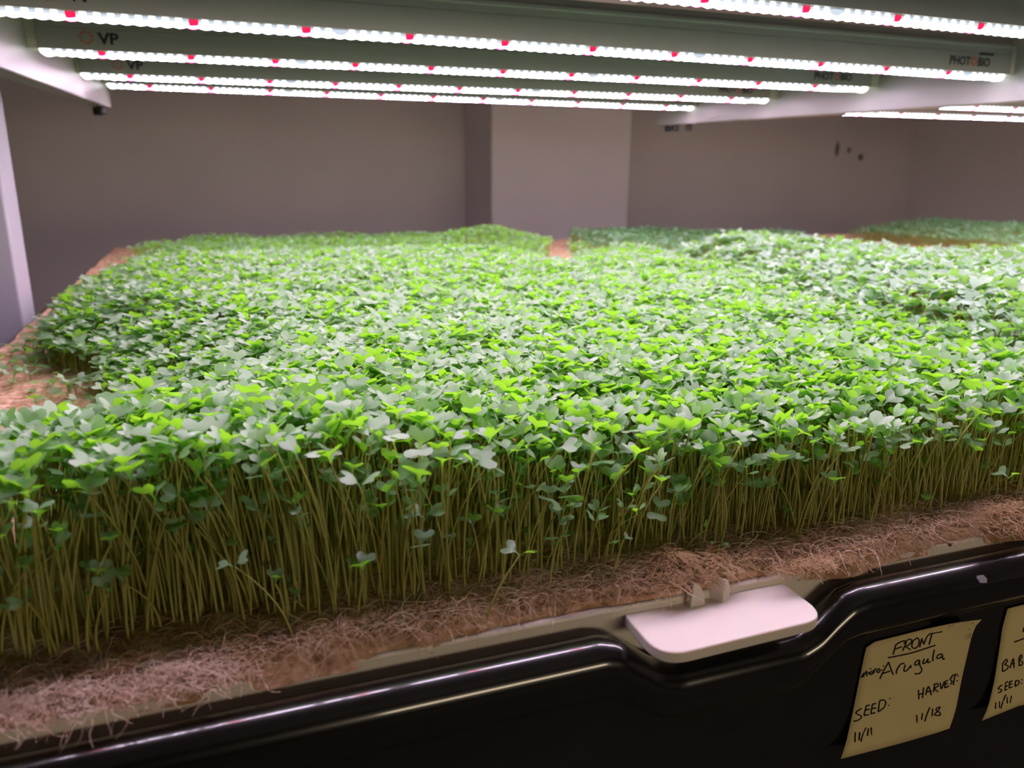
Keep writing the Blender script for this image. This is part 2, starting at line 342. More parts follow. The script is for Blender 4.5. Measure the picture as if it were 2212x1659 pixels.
link('felt', mesh('felt', np.stack([X, Y, Zm], -1).reshape(-1, 3)-np.array(gmat.location), F, M_mat), gmat)

def strands(P, D, L, r, segs=6, curl=.5, lift=.25, seed=1):
    """curved hair-thin strands: start points P, headings D (radians in the mat plane)"""
    g = np.random.default_rng(seed); N = len(P)
    pts = [P.copy()]; a = D.copy(); el = g.normal(lift, .35, N); da = g.normal(0, curl, N)
    p = P.copy()
    for k in range(segs):
        st = (L/segs)[:, None]*np.stack([np.cos(a)*np.cos(el), np.sin(a)*np.cos(el), np.sin(el)], 1)
        p = p+st; pts.append(p.copy()); a = a+da+g.normal(0, curl*.5, N); el = el*.6-g.uniform(.0, .5, N)*(.8)
    Q = np.stack(pts, 1)
    n1 = segs+1
    t = np.gradient(Q, axis=1); t /= np.linalg.norm(t, axis=2, keepdims=True)+1e-9
    s = np.cross(t, np.array([.1, .2, 1.0])); s /= np.linalg.norm(s, axis=2, keepdims=True)+1e-9
    b = np.cross(s, t)
    rr = (np.asarray(r).reshape(-1, 1)*np.linspace(1, .45, n1)[None])[:, :, None]
    ring = [Q+rr*(math.cos(q)*s+math.sin(q)*b) for q in (0, 2.094, 4.189)]
    Vv = np.stack(ring, 2).reshape(-1, 3)
    base = (np.arange(N)*n1*3)[:, None, None]
    k = np.arange(segs)[None, :, None]*3; j = np.arange(3)[None, None, :]; j2 = (j+1) % 3
    F = np.stack([base+k+j, base+k+j2, base+k+3+j2, base+k+3+j], -1).reshape(-1, 4)
    return Vv, F

def fibre_part(name, P, L, r, m, seed, curl=.5, lift=.25, heading=None):
    g = np.random.default_rng(seed+50)
    D = g.uniform(0, 2*math.pi, len(P)) if heading is None else g.normal(heading, .7, len(P))
    Vv, F = strands(P, D, L, r, 6, curl, lift, seed)
    # strands lie on the felt, the tray and the rim, never inside them
    lim = np.where(Vv[:, 1] > mat_front(Vv[:, 0])+.004, MZ-.001, np.where((Vv[:, 0] > .181) & (Vv[:, 0] < .284), -.2229, np.where(Vv[:, 1] > .3215, TRZ+.0004, -.2235)))
    Vv[:, 2] = np.maximum(Vv[:, 2], lim)
    o = link(name, mesh(name, Vv-np.array(gmat.location), F, m), gmat)
    return o
g = np.random.default_rng(3)
N = 14000
x = g.uniform(-.17, .60, N); y = mat_front(x)+.002+g.uniform(0, 1, N)**1.2*.055
P = np.stack([x, y, np.full(N, MZ)+.001+g.uniform(-.001, .002, N)], 1)
tag(fibre_part('fibres', P, g.uniform(.005, .021, N), g.uniform(.00012, .00030, N), M_fib, 1, .6, .55), kind='stuff')
N = 2200                                             # longer, paler strands on top
x = g.uniform(-.17, .60, N); y = mat_front(x)+.001+g.uniform(0, 1, N)**1.3*.04
P = np.stack([x, y, np.full(N, MZ)+.002+g.uniform(0, .003, N)], 1)
tag(fibre_part('loose_strands', P, g.uniform(.010, .028, N), g.uniform(.00014, .00026, N), M_fibp, 4, .3, .35), kind='stuff')
N = 1500                                             # strands that fray over the front edge
x = np.where(g.uniform(0, 1, N) < .65, g.uniform(.27, .47, N), g.uniform(-.17, .60, N)); y = mat_front(x)+g.uniform(-.001, .004, N)
P = np.stack([x, y, np.full(N, MZ-.002)+g.uniform(-.003, .002, N)], 1)
tag(fibre_part('frayed_edge', P, g.uniform(.004, .013, N), g.uniform(.00009, .00016, N), M_fib, 2, .4, .1, -math.pi/2), kind='stuff')
def tuft(cx_, cy_, sx, sy, h, N, m, seed, L=(.008, .02)):
    g = np.random.default_rng(seed)
    q = g.normal(0, 1, (N, 2))*.5
    P = np.stack([cx_+q[:, 0]*sx, cy_+q[:, 1]*sy, MZ+.001+np.exp(-(q**2).sum(1))*h*g.uniform(.1, 1, N)], 1)
    tag(fibre_part('fibre_tuft', P, g.uniform(*L, N), g.uniform(.00013, .00026, N), m, seed, .6, .3), kind='stuff')
tuft(-.085, .318, .045, .011, .007, 750, M_fibp, 11)
tuft(-.032, .320, .030, .010, .006, 450, M_fibp, 12)
tuft(-.055, .336, .035, .012, .005, 350, M_fib, 16)
tuft(.214, .330, .015, .010, .015, 1100, M_fib, 13)
tuft(.238, .330, .012, .008, .010, 500, M_fib, 17)
tuft(.452, .318, .022, .010, .014, 1000, M_fib, 14)
tuft(.300, .314, .030, .006, .004, 500, M_fib, 15, (.006, .014))

# ------------------------------------------------------------------ light rails and bars
RAILS = [((-.258, .30, .104), (-.194, 1.72, .128)), ((1.078, .30, .100), (1.012, 1.76, .134)),
         ((1.145, .30, .118), (1.112, 1.70, .150)), ((2.40, .30, .118), (2.40, 1.76, .150))]
RL = ['white light rail over the left edge of the crop, beside the white post', 'white light rail running back between the left and the right bank of lights',
      'white light rail carrying the left ends of the right bank of lights', 'white light rail carrying the right ends of the right bank of lights']
rails = []
for k, (A, B) in enumerate(RAILS):
    sgn = -1 if k in (0, 2) else 1
    A = np.array(A); B = np.array(B); off = np.array([sgn*.015, 0, 0])
    t = empty('light_rail', tuple(A+off), RL[k], 'light rail', 'light rails')
    MB().beam((0, 0, 0), tuple(B-A), .030, .092).build('channel', M_metal, t, bevel=.002)
    d = B-A
    ks = (((.965, .006), (.995, -.008)) if k == 0 else ((.925, .004), (.955, -.004), (.985, .004)) if k == 1 else ())
    for f, ox in ks:
        kb = MB(); kb.tube([(0,0,-.013), (0,0,-.011), (0,0,.001)], [.0065, .0085, .0085], 14)
        q = kb.build('knob', M_knob, t, smooth=False); q.location = Vector(d*f)+Vector((ox, 0, -.0005))
    for hy in (.12, .62):                              # hanger rods up to the deck above
        MB().tube([tuple(d*hy+np.array([0,0,.09])), tuple(d*hy+np.array([0,0,.9]))], .004, 8).build('hanger_rod', M_metal, t)
    rails.append(t)
TOPDECK = CEIL_Z-.30

def text_mesh(body, size, m, bold=0.0):
    cu = bpy.data.curves.new('txt', 'FONT'); cu.body = body; cu.size = size; cu.extrude = .0002; cu.offset = bold; cu.resolution_u = 3
    o = bpy.data.objects.new('txt', cu)
    me = bpy.data.meshes.new_from_object(o)
    bpy.data.objects.remove(o); bpy.data.curves.remove(cu)
    me.materials.clear(); me.materials.append(m)
    w = max(v.co.x for v in me.vertices)
    return me, w

def led_mesh(L):
    """row of LED lenses along x under a bar: white ones, red ones every few, dim joints between the boards"""
    pitch = .0118; nb = int(L/pitch); pitch = L/nb
    Vs = []; Fw = []; Fr = []; Fg = []; Fs = []; Frc = []
    sec = 4
    prof = [(-.0085, .009), (-.0080, .0055), (-.0070, .0035), (-.004, .0023), (0, .0020), (.004, .0023), (.0070, .0035), (.0085, .009)]
    k = len(prof)
    amp = np.array([1.0, .93, .80, .93])
    xs = np.arange(nb*sec+1)*pitch/sec
    for i, xx in enumerate(xs):
        a = amp[(i+2) % sec]
        for yy, zz in prof: Vs.append((xx, yy*(.55+.45*a), .009-(.009-zz)*a))
    for i in range(nb*sec):
        b = i//sec
        for j in range(k-1):
            if j in (2, 3, 4) and (b < 3 or b >= nb-3): F_ = Fs
            elif j in (2, 3, 4): F_ = Frc if b % 9 == 5 else Fw
            elif b % 9 == 5 and i % sec in (1, 2, 3): F_ = Fr
            elif b % 36 == 26 or (i % sec in (0, 3) and j in (0, 6)): F_ = Fg
            else: F_ = Fs
            F_.append((i*k+j, (i+1)*k+j, (i+1)*k+j+1, i*k+j+1))
    # lit end lenses, a little wider and lower
    def knob(x0, x1):
        n0 = len(Vs); s = np.linspace(0, math.pi, 6)
        for t in s:
            q = max(.25, math.sin(t))
            xx = x0+(x1-x0)*(1-math.cos(t))/2
            for yy, zz in prof: Vs.append((xx, yy*1.2*q, .010-(.0115-zz*1.3)*q))
        for i in range(5):
            for j in range(k-1): Fs.append((n0+i*k+j, n0+(i+1)*k+j, n0+(i+1)*k+j+1, n0+i*k+j+1))
    knob(-.006, .012); knob(L-.012, L+.008)
    return mesh('led_strip', Vs, [np.array(q) for q in (Fw, Fr, Fg, Fs, Frc)], [M_led, M_red, M_gap, M_side, M_reds], True, [0, 1, 2, 3, 4])

HP = [(-.0150, .009), (.0150, .009), (.0155, .040), (.0120, .050), (.0105, .056), (-.0105, .056), (-.0120, .050), (-.0165, .0465), (-.0165, .0435), (-.0150, .042), (-.0150, .036), (-.0142, .0355), (-.0142, .0345), (-.0150, .034)]
def bar(A, B, label, group, logo=True):
    A = np.array(A, float); B = np.array(B, float); d = B-A; L = float(np.linalg.norm(d))
    t = empty('grow_light_bar', tuple(A), label, 'grow light', group, rot=(0, -math.asin(d[2]/L), math.atan2(d[1], d[0])))
    MB().prism(HP, -.004, L+.004).build('housing', M_house, t)
    link('led_strip', led_mesh(L), t)
    for s in (0, 1):
        x0, x1 = ((-.032, -.004) if s == 0 else (L+.004, L+.030))
        c = MB().prism([(-.0135, .008), (.0135, .008), (.0135, .046), (.009, .052), (-.009, .052), (-.0135, .046)], x0, x1).build('end_cap', M_cap, t, bevel=.0015)
        xc = -.036 if s == 0 else L+.034
        cl = MB().box((xc-.006, -.010, .004), (xc+.006, .010, .016)).box((xc-.0045, -.012, .014), (xc+.0045, -.008, .034)).build('mounting_clip', M_clip, c, bevel=.001)
    if logo:
        ring = MB()
        for q in range(9):
            a = q*2*math.pi/9+.3
            ring.plate([(.0068*math.cos(a)+.0016*math.cos(b), .0068*math.sin(a)+.0016*math.sin(b)) for b in np.arange(8)*math.pi/4], 0, .0003)
        o = ring.build('logo_ring', M_orange, t); o.rotation_euler = (math.pi/2, 0, 0); o.location = (.052, -.01505, .0235)
        me, w = text_mesh('VP', .0185, M_print, .0006)
        o = link('logo_letters', me, t); o.rotation_euler = (math.pi/2, 0, 0); o.location = (.066, -.0151, .0172); o.scale = (1.12, 1, 1)
        x0 = L-.108
        for body, m_, dx in (('PHOT', M_print, 0), ('O', M_orange, .0375), ('BIO', M_print, .0500)):
            me, w = text_mesh(body, .0150, m_, .0004)
            o = link('maker_name', me, t); o.rotation_euler = (math.pi/2, 0, 0); o.location = (x0+dx, -.0151, .0172); o.scale = (.92, 1, 1)
        o = MB().box((x0+.051, -.0003, .0140), (x0+.077, 0, .0168)).build('name_overline', M_print, t); o.location = (0, -.01505, .0172)
    return t
LG = 'grow light bars of the left bank'; RG = 'grow light bars of the right bank'
bar((-.200, .396, .138), (1.030, .396, .138), 'grow light bar hanging over the tub front edge, its glow mirrored in the black rim', LG)
bar((-.200, .630, .145), (1.030, .630, .145), 'grow light bar closest in view, brightest strip at the top right', LG)
bar((-.190, .880, .140), (1.040, .862, .140), 'grow light bar second from the front, its strip spanning the whole width of the view', LG)
bar((-.202, 1.186, .147), (1.024, 1.100, .147), 'grow light bar third from the front, ring and letters printed at its left end', LG)
bar((-.197, 1.458, .150), (1.012, 1.346, .150), 'grow light bar second from the back, with the smaller printed letters', LG)
bar((-.185, 1.663, .157), (1.010, 1.610, .157), 'rearmost grow light bar of the left bank, lowest strip against the wall', LG)
for k, (yl, yr, lab) in enumerate(((.62, .60, 'front grow light bar of the right bank'), (.84, .82, 'second grow light bar of the right bank'), (1.08, 1.05, 'middle grow light bar of the right bank'),
        (1.355, 1.27, 'second rearmost grow light bar of the right bank, seen short at the right edge'), (1.565, 1.45, 'rearmost grow light bar of the right bank, below the light rail'))):
    bar((1.16, yl, .155), (2.37, yr, .155), lab, RG, False)

def cable(P, r, label):
    P = np.array(P, float)
    tt = np.linspace(0, len(P)-1, 28); i = np.clip(tt.astype(int), 0, len(P)-2); u = tt-i
    def pt(k): return P[np.clip(k, 0, len(P)-1)]
    u = u[:, None]
    Q = .5*((2*pt(i))+(-pt(i-1)+pt(i+1))*u+(2*pt(i-1)-5*pt(i)+4*pt(i+1)-pt(i+2))*u**2+(-pt(i-1)+3*pt(i)-3*pt(i+1)+pt(i+2))*u**3)
    o = MB().tube(Q, r, 8).build('link_cable', M_cable, None, smooth=True)
    return tag(o, label, 'cable', 'cables linking the light bars')
cable([(-.238, .900, .146), (-.243, .96, .136), (-.238, 1.06, .128), (-.232, 1.20, .130), (-.222, 1.36, .146), (-.226, 1.44, .152)], .0016, 'thin clear cable sagging along the left rail from the second to the fourth bar')
cable([(-.233, 1.21, .150), (-.225, 1.28, .142), (-.216, 1.40, .138), (-.208, 1.55, .146), (-.212, 1.645, .158)], .0016, 'thin clear cable sagging along the left rail toward the rearmost bar')

# ------------------------------------------------------------------ sticky notes
def interp_curve(pts, n=13):
    P = np.array([(a, b, c) for a, b, c in pts], float)*1e-5
    s = np.concatenate([[0], np.cumsum(np.linalg.norm(np.diff(P, axis=0), axis=1))]); s /= s[-1]
    t = np.linspace(0, 1, n)
    return np.stack([np.interp(t, s, P[:, k]) for k in range(3)], 1)
def note(top, bot, left, right, ink, label):
    Tc, Bc, Lc, Rc = (interp_curve(q) for q in (top, bot, left, right))
    n = 13; u = np.linspace(0, 1, n)[:, None, None]; v = np.linspace(0, 1, n)[None, :, None]
    G = (1-v)*Tc[:, None]+v*Bc[:, None]+(1-u)*Lc[None]+u*Rc[None]-((1-u)*(1-v)*Tc[0]+u*(1-v)*Tc[-1]+(1-u)*v*Bc[0]+u*v*Bc[-1])
    G[:, :, 1] = np.minimum(G[:, :, 1], .3031)
    org = G[n//2, n//2].copy()
    t = empty('sticky_note', tuple(org), label, 'note', 'sticky notes on the tub')
    Vf = G.reshape(-1, 3)-org; Vb = Vf+np.array([0, .0002, 0])
    I = np.arange(n*n).reshape(n, n)
    Fq = np.stack([I[:-1, :-1], I[:-1, 1:], I[1:, 1:], I[1:, :-1]], -1).reshape(-1, 4)
    ring = np.concatenate([I[:, 0], I[-1, 1:], I[-2::-1, -1], I[0, -2:0:-1]])
    rn = np.roll(ring, -1); rim = np.stack([ring, rn, rn+n*n, ring+n*n], -1)
    link('paper', mesh('paper', np.concatenate([Vf, Vb]), [Fq, Fq[:, ::-1]+n*n, rim], M_note), t)
    yb = G[:, :, 1].ravel(); px = G[:, :, 0].ravel(); pz = G[:, :, 2].ravel()
    for word in ink:
        b = MB()
        for s in word:
            P = []
            for (x_, z_) in s:
                x_, z_ = x_*1e-5, z_*1e-5
                w = 1/((px-x_)**2+(pz-z_)**2+1e-7)**2
                P.append((x_, float((w*yb).sum()/w.sum())-.0002, z_))
            P = np.array(P)-org
            if len(P) > 2:                                  # smooth the pen stroke
                tt = np.linspace(0, len(P)-1, (len(P)-1)*5+1); i = np.clip(tt.astype(int), 0, len(P)-2); uu = (tt-i)[:, None]
                def pt(k): return P[np.clip(k, 0, len(P)-1)]
                P = .5*((2*pt(i))+(-pt(i-1)+pt(i+1))*uu+(2*pt(i-1)-5*pt(i)+4*pt(i+1)-pt(i+2))*uu**2+(-pt(i-1)+3*pt(i)-3*pt(i+1)+pt(i+2))*uu**3)
            b.tube(P, .00042, 6)
        o = b.build('handwriting', M_ink, t, smooth=True)
    return t
note(NOTE_A['top'], NOTE_A['bot'], NOTE_A['left'], NOTE_A['right'], INK_A, 'yellow sticky note on the black tub headed FRONT, dated 11/11 and 11/18')
lf = NOTE_B_LEFT
rt = [(x+7500, 30300 if k < 4 else y, z) for k, (x, y, z) in enumerate(lf)]
note([lf[0], (lf[0][0]+3700, 30300, lf[0][2]+10), rt[0]], [lf[-1], (lf[-1][0]+3700, 30200, lf[-1][2]-30), rt[-1]], lf, rt, INK_B, 'yellow sticky note cut off by the right edge, its second word starting BAB')

# grey chip stuck on the rim, right of the notch
b = MB(); b.add([(-.004, 0, -.003), (.003, 0, -.0042), (.0048, 0, -.001), (.002, 0, .0028), (-.004, 0, .0032), (-.0052, 0, .0005)] + [(-.004, .0012, -.003), (.003, .0012, -.0042), (.0048, .0012, -.001), (.002, .0012, .0028), (-.004, .0012, .0032), (-.0052, .0012, .0005)],
    [(0,1,2,3,4,5), (11,10,9,8,7,6)]+[(i, i+6, (i+1) % 6+6, (i+1) % 6) for i in range(6)])
o = b.build('plastic_chip', M_chip); o.location = (.4115, .2975, -.2305); o.rotation_euler = (-.55, 0, 0); o.scale = (.7, .7, .7)
tag(o, 'small grey plastic chip stuck to the black rim above the notes', 'chip')

# ------------------------------------------------------------------ sprouts
def leaf_template(lod):
    if lod == 0:
        rows = [(0, .045), (.18, .05), (.32, .085), (.42, .26), (.56, .44), (.72, .53), (.87, .50), (1.0, .30)]
        cs = np.array([-1, -.55, 0, .55, 1])
    else:
        rows = [(0, .06), (.30, .09), (.55, .44), (.82, .52), (1.0, .30)]
        cs = np.array([-1, 0, 1])
    U = []
    for i, (u, hw) in enumerate(rows):
        last = i == len(rows)-1; pre = i == len(rows)-2
        for c in cs:
            uu = u
            if last:
                uu = .80 if c == 0 else (1.0 if abs(c) < .9 else .965)
                v = c*(.46 if abs(c) > .9 else .27/.55)
                if lod: v = c*.40
            else:
                v = c*hw
                if pre and c == 0: uu = .74
            U.append((uu, v, c))
    U = np.array(U); k = len(cs); r = len(rows)
    I = np.arange(r*k).reshape(r, k)
    F = np.stack([I[:-1, :-1], I[1:, :-1], I[1:, 1:], I[:-1, 1:]], -1).reshape(-1, 4)
    return U, F
TEMPL = {0: leaf_template(0), 1: leaf_template(1)}

def gen(P0, P1, az, el, sc, lod, seed, r0=.00075, segs=None, sides=None):
    """stems and paired seed leaves for N sprouts -> (stem verts, stem faces, leaf verts (N,2,k,3), leaf faces template)"""
    g = np.random.default_rng(seed); N = len(P0)
    segs = segs or (6 if lod == 0 else 3); sides = sides or (5 if lod == 0 else 3)
    h = (P1[:, 2]-P0[:, 2])[:, None]
    c = P0+np.array([0, 0, 1])*h*.55+(P1-P0)*np.array([.05, .05, 0])+g.normal(0, .0025, (N, 3))*np.array([1, 1, 0])
    t = np.linspace(0, 1, segs+1)[None, :, None]
    Q = (1-t)**2*P0[:, None]+2*t*(1-t)*c[:, None]+t*t*P1[:, None]
    a = np.arange(sides)*2*math.pi/sides
    rad = (r0*np.linspace(1.05, .8, segs+1))[None, :, None, None]*g.uniform(.8, 1.15, (N, 1, 1, 1))
    ring = np.stack([np.cos(a), np.sin(a), 0*a], -1)[None, None]
    SV = Q[:, :, None]+rad*ring
    n1 = segs+1
    base = (np.arange(N)*n1*sides)[:, None, None]; k = np.arange(segs)[None, :, None]*sides; j = np.arange(sides)[None, None]; j2 = (j+1) % sides
    SF = np.stack([base+k+j, base+k+j2, base+k+sides+j2, base+k+sides+j], -1).reshape(-1, 4)
    U, LF = TEMPL[lod]
    u, v, cc = U[:, 0], U[:, 1], U[:, 2]
    azs = np.stack([az, az+math.pi+g.normal(0, .35, N)], 1); els = el
    d = np.stack([np.cos(azs)*np.cos(els), np.sin(azs)*np.cos(els), np.sin(els)], -1)
    s = np.stack([-np.sin(azs), np.cos(azs), 0*azs], -1); roll = g.normal(0, .28, azs.shape)[..., None]
    n = np.cross(d, s); s2 = s*np.cos(roll)+n*np.sin(roll); n = np.cross(d, s2)
    droop = g.uniform(.05, .40, azs.shape)[..., None]; fold = g.uniform(-.04, .26, azs.shape)[..., None]
    lsc = (sc[:, None]*g.uniform(.82, 1.12, azs.shape))[..., None]
    w = .42*np.sin(np.minimum(u, .45)/.45*1.57)*.42-droop*np.maximum(u-.4, 0)**1.5+fold*np.abs(v)*1.2-.10*v*v
    LV = P1[:, None, None]+lsc[..., None]*(u[None, None, :, None]*d[:, :, None]+v[None, None, :, None]*s2[:, :, None]+w[..., None]*n[:, :, None])
    return SV.reshape(-1, 3), SF, LV, LF

def bulk(name, P0, P1, az, el, sc, lod, seed, mleaf, label, r0=.00060, origin=(0, 0, MZ)):
    SV, SF, LV, LF = gen(P0, P1, az, el, sc, lod, seed, r0)
    k = LV.shape[2]; m = LV.shape[0]*2
    LFa = (LF[None]+(np.arange(m)*k)[:, None, None]).reshape(-1, 4)+len(SV)
    V = np.concatenate([SV, LV.reshape(-1, 3)])-np.array(origin)
    o = link(name, mesh(name, V, [SF, LFa], [M_stem, mleaf], True, [0, 1]), None, origin)
    return tag(o, label, 'microgreens', None, 'stuff')

def scatter(x0, x1, y0, y1, dens, seed):
    g = np.random.default_rng(seed); s = 1/math.sqrt(dens)
    X, Y = np.meshgrid(np.arange(x0, x1, s), np.arange(y0, y1, s), indexing='ij')
    X = X.ravel(); Y = Y.ravel()
    return X+g.uniform(-.6, .6, X.size)*s, Y+g.uniform(-.6, .6, X.size)*s

XRY = ([.34, .45, .56, .80, 1.15, 1.5, 2.4], [.66, .64, .62, .68, .80, .86, .86])
XLY = ([.34, .45, .485, .60, .75, .90, 1.0, 1.2, 1.45, 1.65, 2.0, 2.4], [-.30, -.30, -.10, -.075, -.10, -.155, -.215, -.245, -.245, -.205, -.20, -.19])
def y_front(x): return .3470+.004*noise2(x*22, x*0+1, 8)+.004*noise2(x*60, x*0+2, 9)+.008*np.exp(-((x+.03)/.025)**2)-.003*np.exp(-((x-.03)/.03)**2)
def ztop_a(x, y):
    zf = np.interp(x, [-.1, .03, .10, .17, .25, .5], [-.1235, -.1180, -.1260, -.136, -.140, -.143])
    zb = np.interp(y, [.5, 1.5, 1.62, 2.4], [-.130, -.136, -.142, -.152])
    t = np.clip((y-.35)/.22, 0, 1); t = t*t*(3-2*t)
    xl = np.interp(y, *XLY)
    tt = np.clip((y-.41)/.1, 0, 1); r = np.clip((x-xl)/.12, 0, 1)**.8*tt+1-tt
    d = np.clip((y-1.20)/.35, 0, 1)*np.exp(-((x-.425*y-.02)/.09)**2)*.036
    return zf*(1-t)+zb*t-(1-r)*.043-d+.0045*noise2(x*14, y*14, 21)+.003*noise2(x*40, y*40, 22)
def inside_a(x, y, g):
    xl = np.interp(y, *XLY)+.018*noise2(y*22, y*0, 31); xr = np.interp(y, *XRY)+.015*noise2(y*25, y*0, 32)
    keep = (y > y_front(x)) & (x < xr) & (x > xl)
    sparse = (y > y_front(x)) & (x <= xl) & (x > xl-.075) & (x > -.295) & (g.uniform(0, 1, x.size) < .16*np.clip(1.2-(xl-x)/.075, 0, 1))
    ok = x*(MZ-SLOPE*.3222)/(MZ-SLOPE*y) > -.246        # nothing grows past the tub rim
    return keep & ok, sparse & ok

def params(x, y, zt, g, under=.10, spread=.009, lean=.013, scl=(.0094, .0140)):
    N = x.size
    top = zt-np.abs(g.normal(0, spread, N))+.004
    us = g.uniform(0, 1, N) < under
    top = np.where(us, MZ+(zt-MZ)*g.uniform(.25, .8, N), top)
    P0 = np.stack([x, y, np.full(N, MZ-.0015)], 1)
    lx = noise2(x*9, y*9, 41)*.012+g.normal(0, lean*.6, N); ly = noise2(x*9, y*9, 42)*.010+g.normal(0, lean*.6, N)
    f = np.clip((top-MZ)/.075, .1, 1.2)
    P1 = np.stack([x+lx*f, y+ly*f, top-.004], 1)
    sc = g.uniform(*scl, N)*np.where(us, .62, 1)
    az = g.uniform(0, 2*math.pi, N)
    el = g.normal(0, .30, (N, 2))+np.interp(y, [.42, .7, 1.2], [.62, .33, .12])[:, None]
    k = (MZ-SLOPE*.3222)/(MZ-SLOPE*y)          # from the level layout onto the sloping mat
    return P0*k[:, None], P1*k[:, None], az, el, sc*k

OR = (.2, .8, MZ)
g = np.random.default_rng(101)
x, y = scatter(-.31, .70, .335, .80, 30000, 1)
k, sp = inside_a(x, y, g)
near = k | sp; xs_, ys_ = x[near], y[near]; spn = sp[near]
zt = ztop_a(xs_, ys_); zt = np.where(spn, MZ+(zt-MZ)*g.uniform(.25, .6, zt.size), zt)
P0, P1, az, el, sc = params(xs_, ys_, zt, g)
fh = np.clip(1-(ys_-y_front(xs_))/.040, 0, 1)*(g.uniform(0, 1, ys_.size) < .62)
q = fh > 0
P1[q, 2] = P0[q, 2]+(P1[q, 2]-P0[q, 2])*(1-.70*fh[q]*g.uniform(0, 1, q.sum())**1.4)
sc[q] *= (1-.25*fh[q])
# outermost front rows lean out a little towards the light aisle
el += (np.clip(1-(ys_-.35)/.15, 0, 1)*.14)[:, None]
fr = np.clip(1-(ys_-y_front(xs_))/.02, 0, 1)
P1[:, 1] -= fr*g.uniform(-.002, .012, fr.size); P1[:, 2] += fr*.001
# the 300 that show largest stay individuals
dist = (ys_-y_front(xs_))+.12*np.maximum(0, np.abs(xs_-.17)-.10)*.12
vis = (xs_ > -.105) & (xs_ < .475)
order = np.argsort(np.where(vis, ys_-y_front(xs_)-.10*(P1[:, 2]-MZ), 9))
ind = order[:288]
rest = np.ones(len(xs_), bool); rest[ind] = False
bulk('arugula_crop', P0[rest], P1[rest], az[rest], el[rest], sc[rest], 0, 5, M_leaf, 'dense bed of bright green arugula microgreens filling the front of the tub', origin=OR)
# front part beyond y .8
g = np.random.default_rng(102)
x, y = scatter(-.31, .92, .80, 1.60, 17000, 2)
k, sp = inside_a(x, y, g); q = k | sp; x, y, spn = x[q], y[q], sp[q]
zt = ztop_a(x, y); zt = np.where(spn, MZ+(zt-MZ)*g.uniform(.25, .6, zt.size), zt)
a = params(x, y, zt, g, .05, .006, .008, (.0115, .016))
bulk('arugula_crop', *a, 1, 6, M_leaf, 'middle stretch of the arugula bed behind the bare pink patch of mat', origin=OR)
# back left patch
g = np.random.default_rng(103)
x, y = scatter(-.27, .86, 1.60, 2.36, 12000, 3)
k, sp = inside_a(x, y, g); x, y = x[k], y[k]
q = ~((np.abs(x-.425*y-.015) < .035) | (x > .86) | ((x < -.11) & (y > 2.15))); x, y = x[q], y[q]
bump = np.exp(-(((x-.69)/.11)**2+((y-2.08)/.16)**2))
zt = -.157+.034*bump+.006*noise2(x*10, y*10, 51)+.004*noise2(x*30, y*30, 52)
a = params(x, y, zt, g, .05, .009, .010, (.0085, .0125))
bulk('microgreen_crop', *a, 1, 7, M_leaf, 'low blurred microgreens at the far left, rising to a hump beside the bare gap', origin=(.3, 2.0, MZ))
# tall baby crop on the right
g = np.random.default_rng(104)
x, y = scatter(.55, 2.08, .38, 1.40, 13000, 4)
xb = np.interp(y, *XRY)+.02*noise2(y*18, y*0, 33)
q = (x > xb) & (y > .40) & (y < 1.36-.20*np.clip((x-1.0)/.15, 0, 1)+.03*noise2(x*9, x*0, 34)); x, y = x[q], y[q]; xb = xb[q]
sh = np.clip((x-xb)/.09, 0, 1)
zt = -.136+.034*sh**.6+.008*np.exp(-(((x-1.0)/.14)**2+((y-1.22)/.15)**2))+.006*noise2(x*9, y*9, 61)+.004*noise2(x*26, y*26, 62)-.022*np.clip((y-.75)/.3, 0, 1)*np.clip((x-.95)/.2, 0, 1)
a = list(params(x, y, zt, g, .04, .008, .012, (.0125, .0175)))
a[1][:, 0] -= (1-sh)*.012
bulk('baby_leaf_crop', *a, 1, 8, M_leafb, 'taller pale green baby leaf crop with large rounded leaves at the right', origin=(1.2, .9, MZ), r0=.0009)
# back middle patch
g = np.random.default_rng(105)
x, y = scatter(.95, 2.06, 1.46, 2.38, 9500, 5)
q = (x < .86*y-.03) & (x > .425*y+.05); x, y = x[q], y[q]
zt = np.interp(x, [.94, 1.04, 1.4, 1.8, 2.05], [-.172, -.148, -.155, -.166, -.178])+.006*noise2(x*11, y*11, 71)+.005*noise2(x*30, y*30, 72)-.004*np.clip((2.0-y)/.4, 0, 1)
a = params(x, y, zt, g, .08, .011, .012, (.0085, .0125))
bulk('dark_leaf_crop', *a, 1, 9, M_leafd, 'dark green feathery microgreens at the back, right of the bare gap', origin=(1.5, 2.0, MZ))
# back right patch
g = np.random.default_rng(106)
x, y = scatter(2.25, 3.12, 1.66, 2.40, 9000, 6)
zt = np.interp(x, [2.25, 2.4, 2.6, 2.85, 3.1], [-.168, -.150, -.132, -.146, -.175])+.006*noise2(x*11, y*11, 81)+.004*noise2(x*30, y*30, 82)
a = params(x, y, zt, g, .08, .010, .012, (.0085, .012))
bulk('mixed_crop', *a, 1, 10, M_leafd, 'small mound of green microgreens in the far right corner before the wall', origin=(2.7, 2.0, MZ))

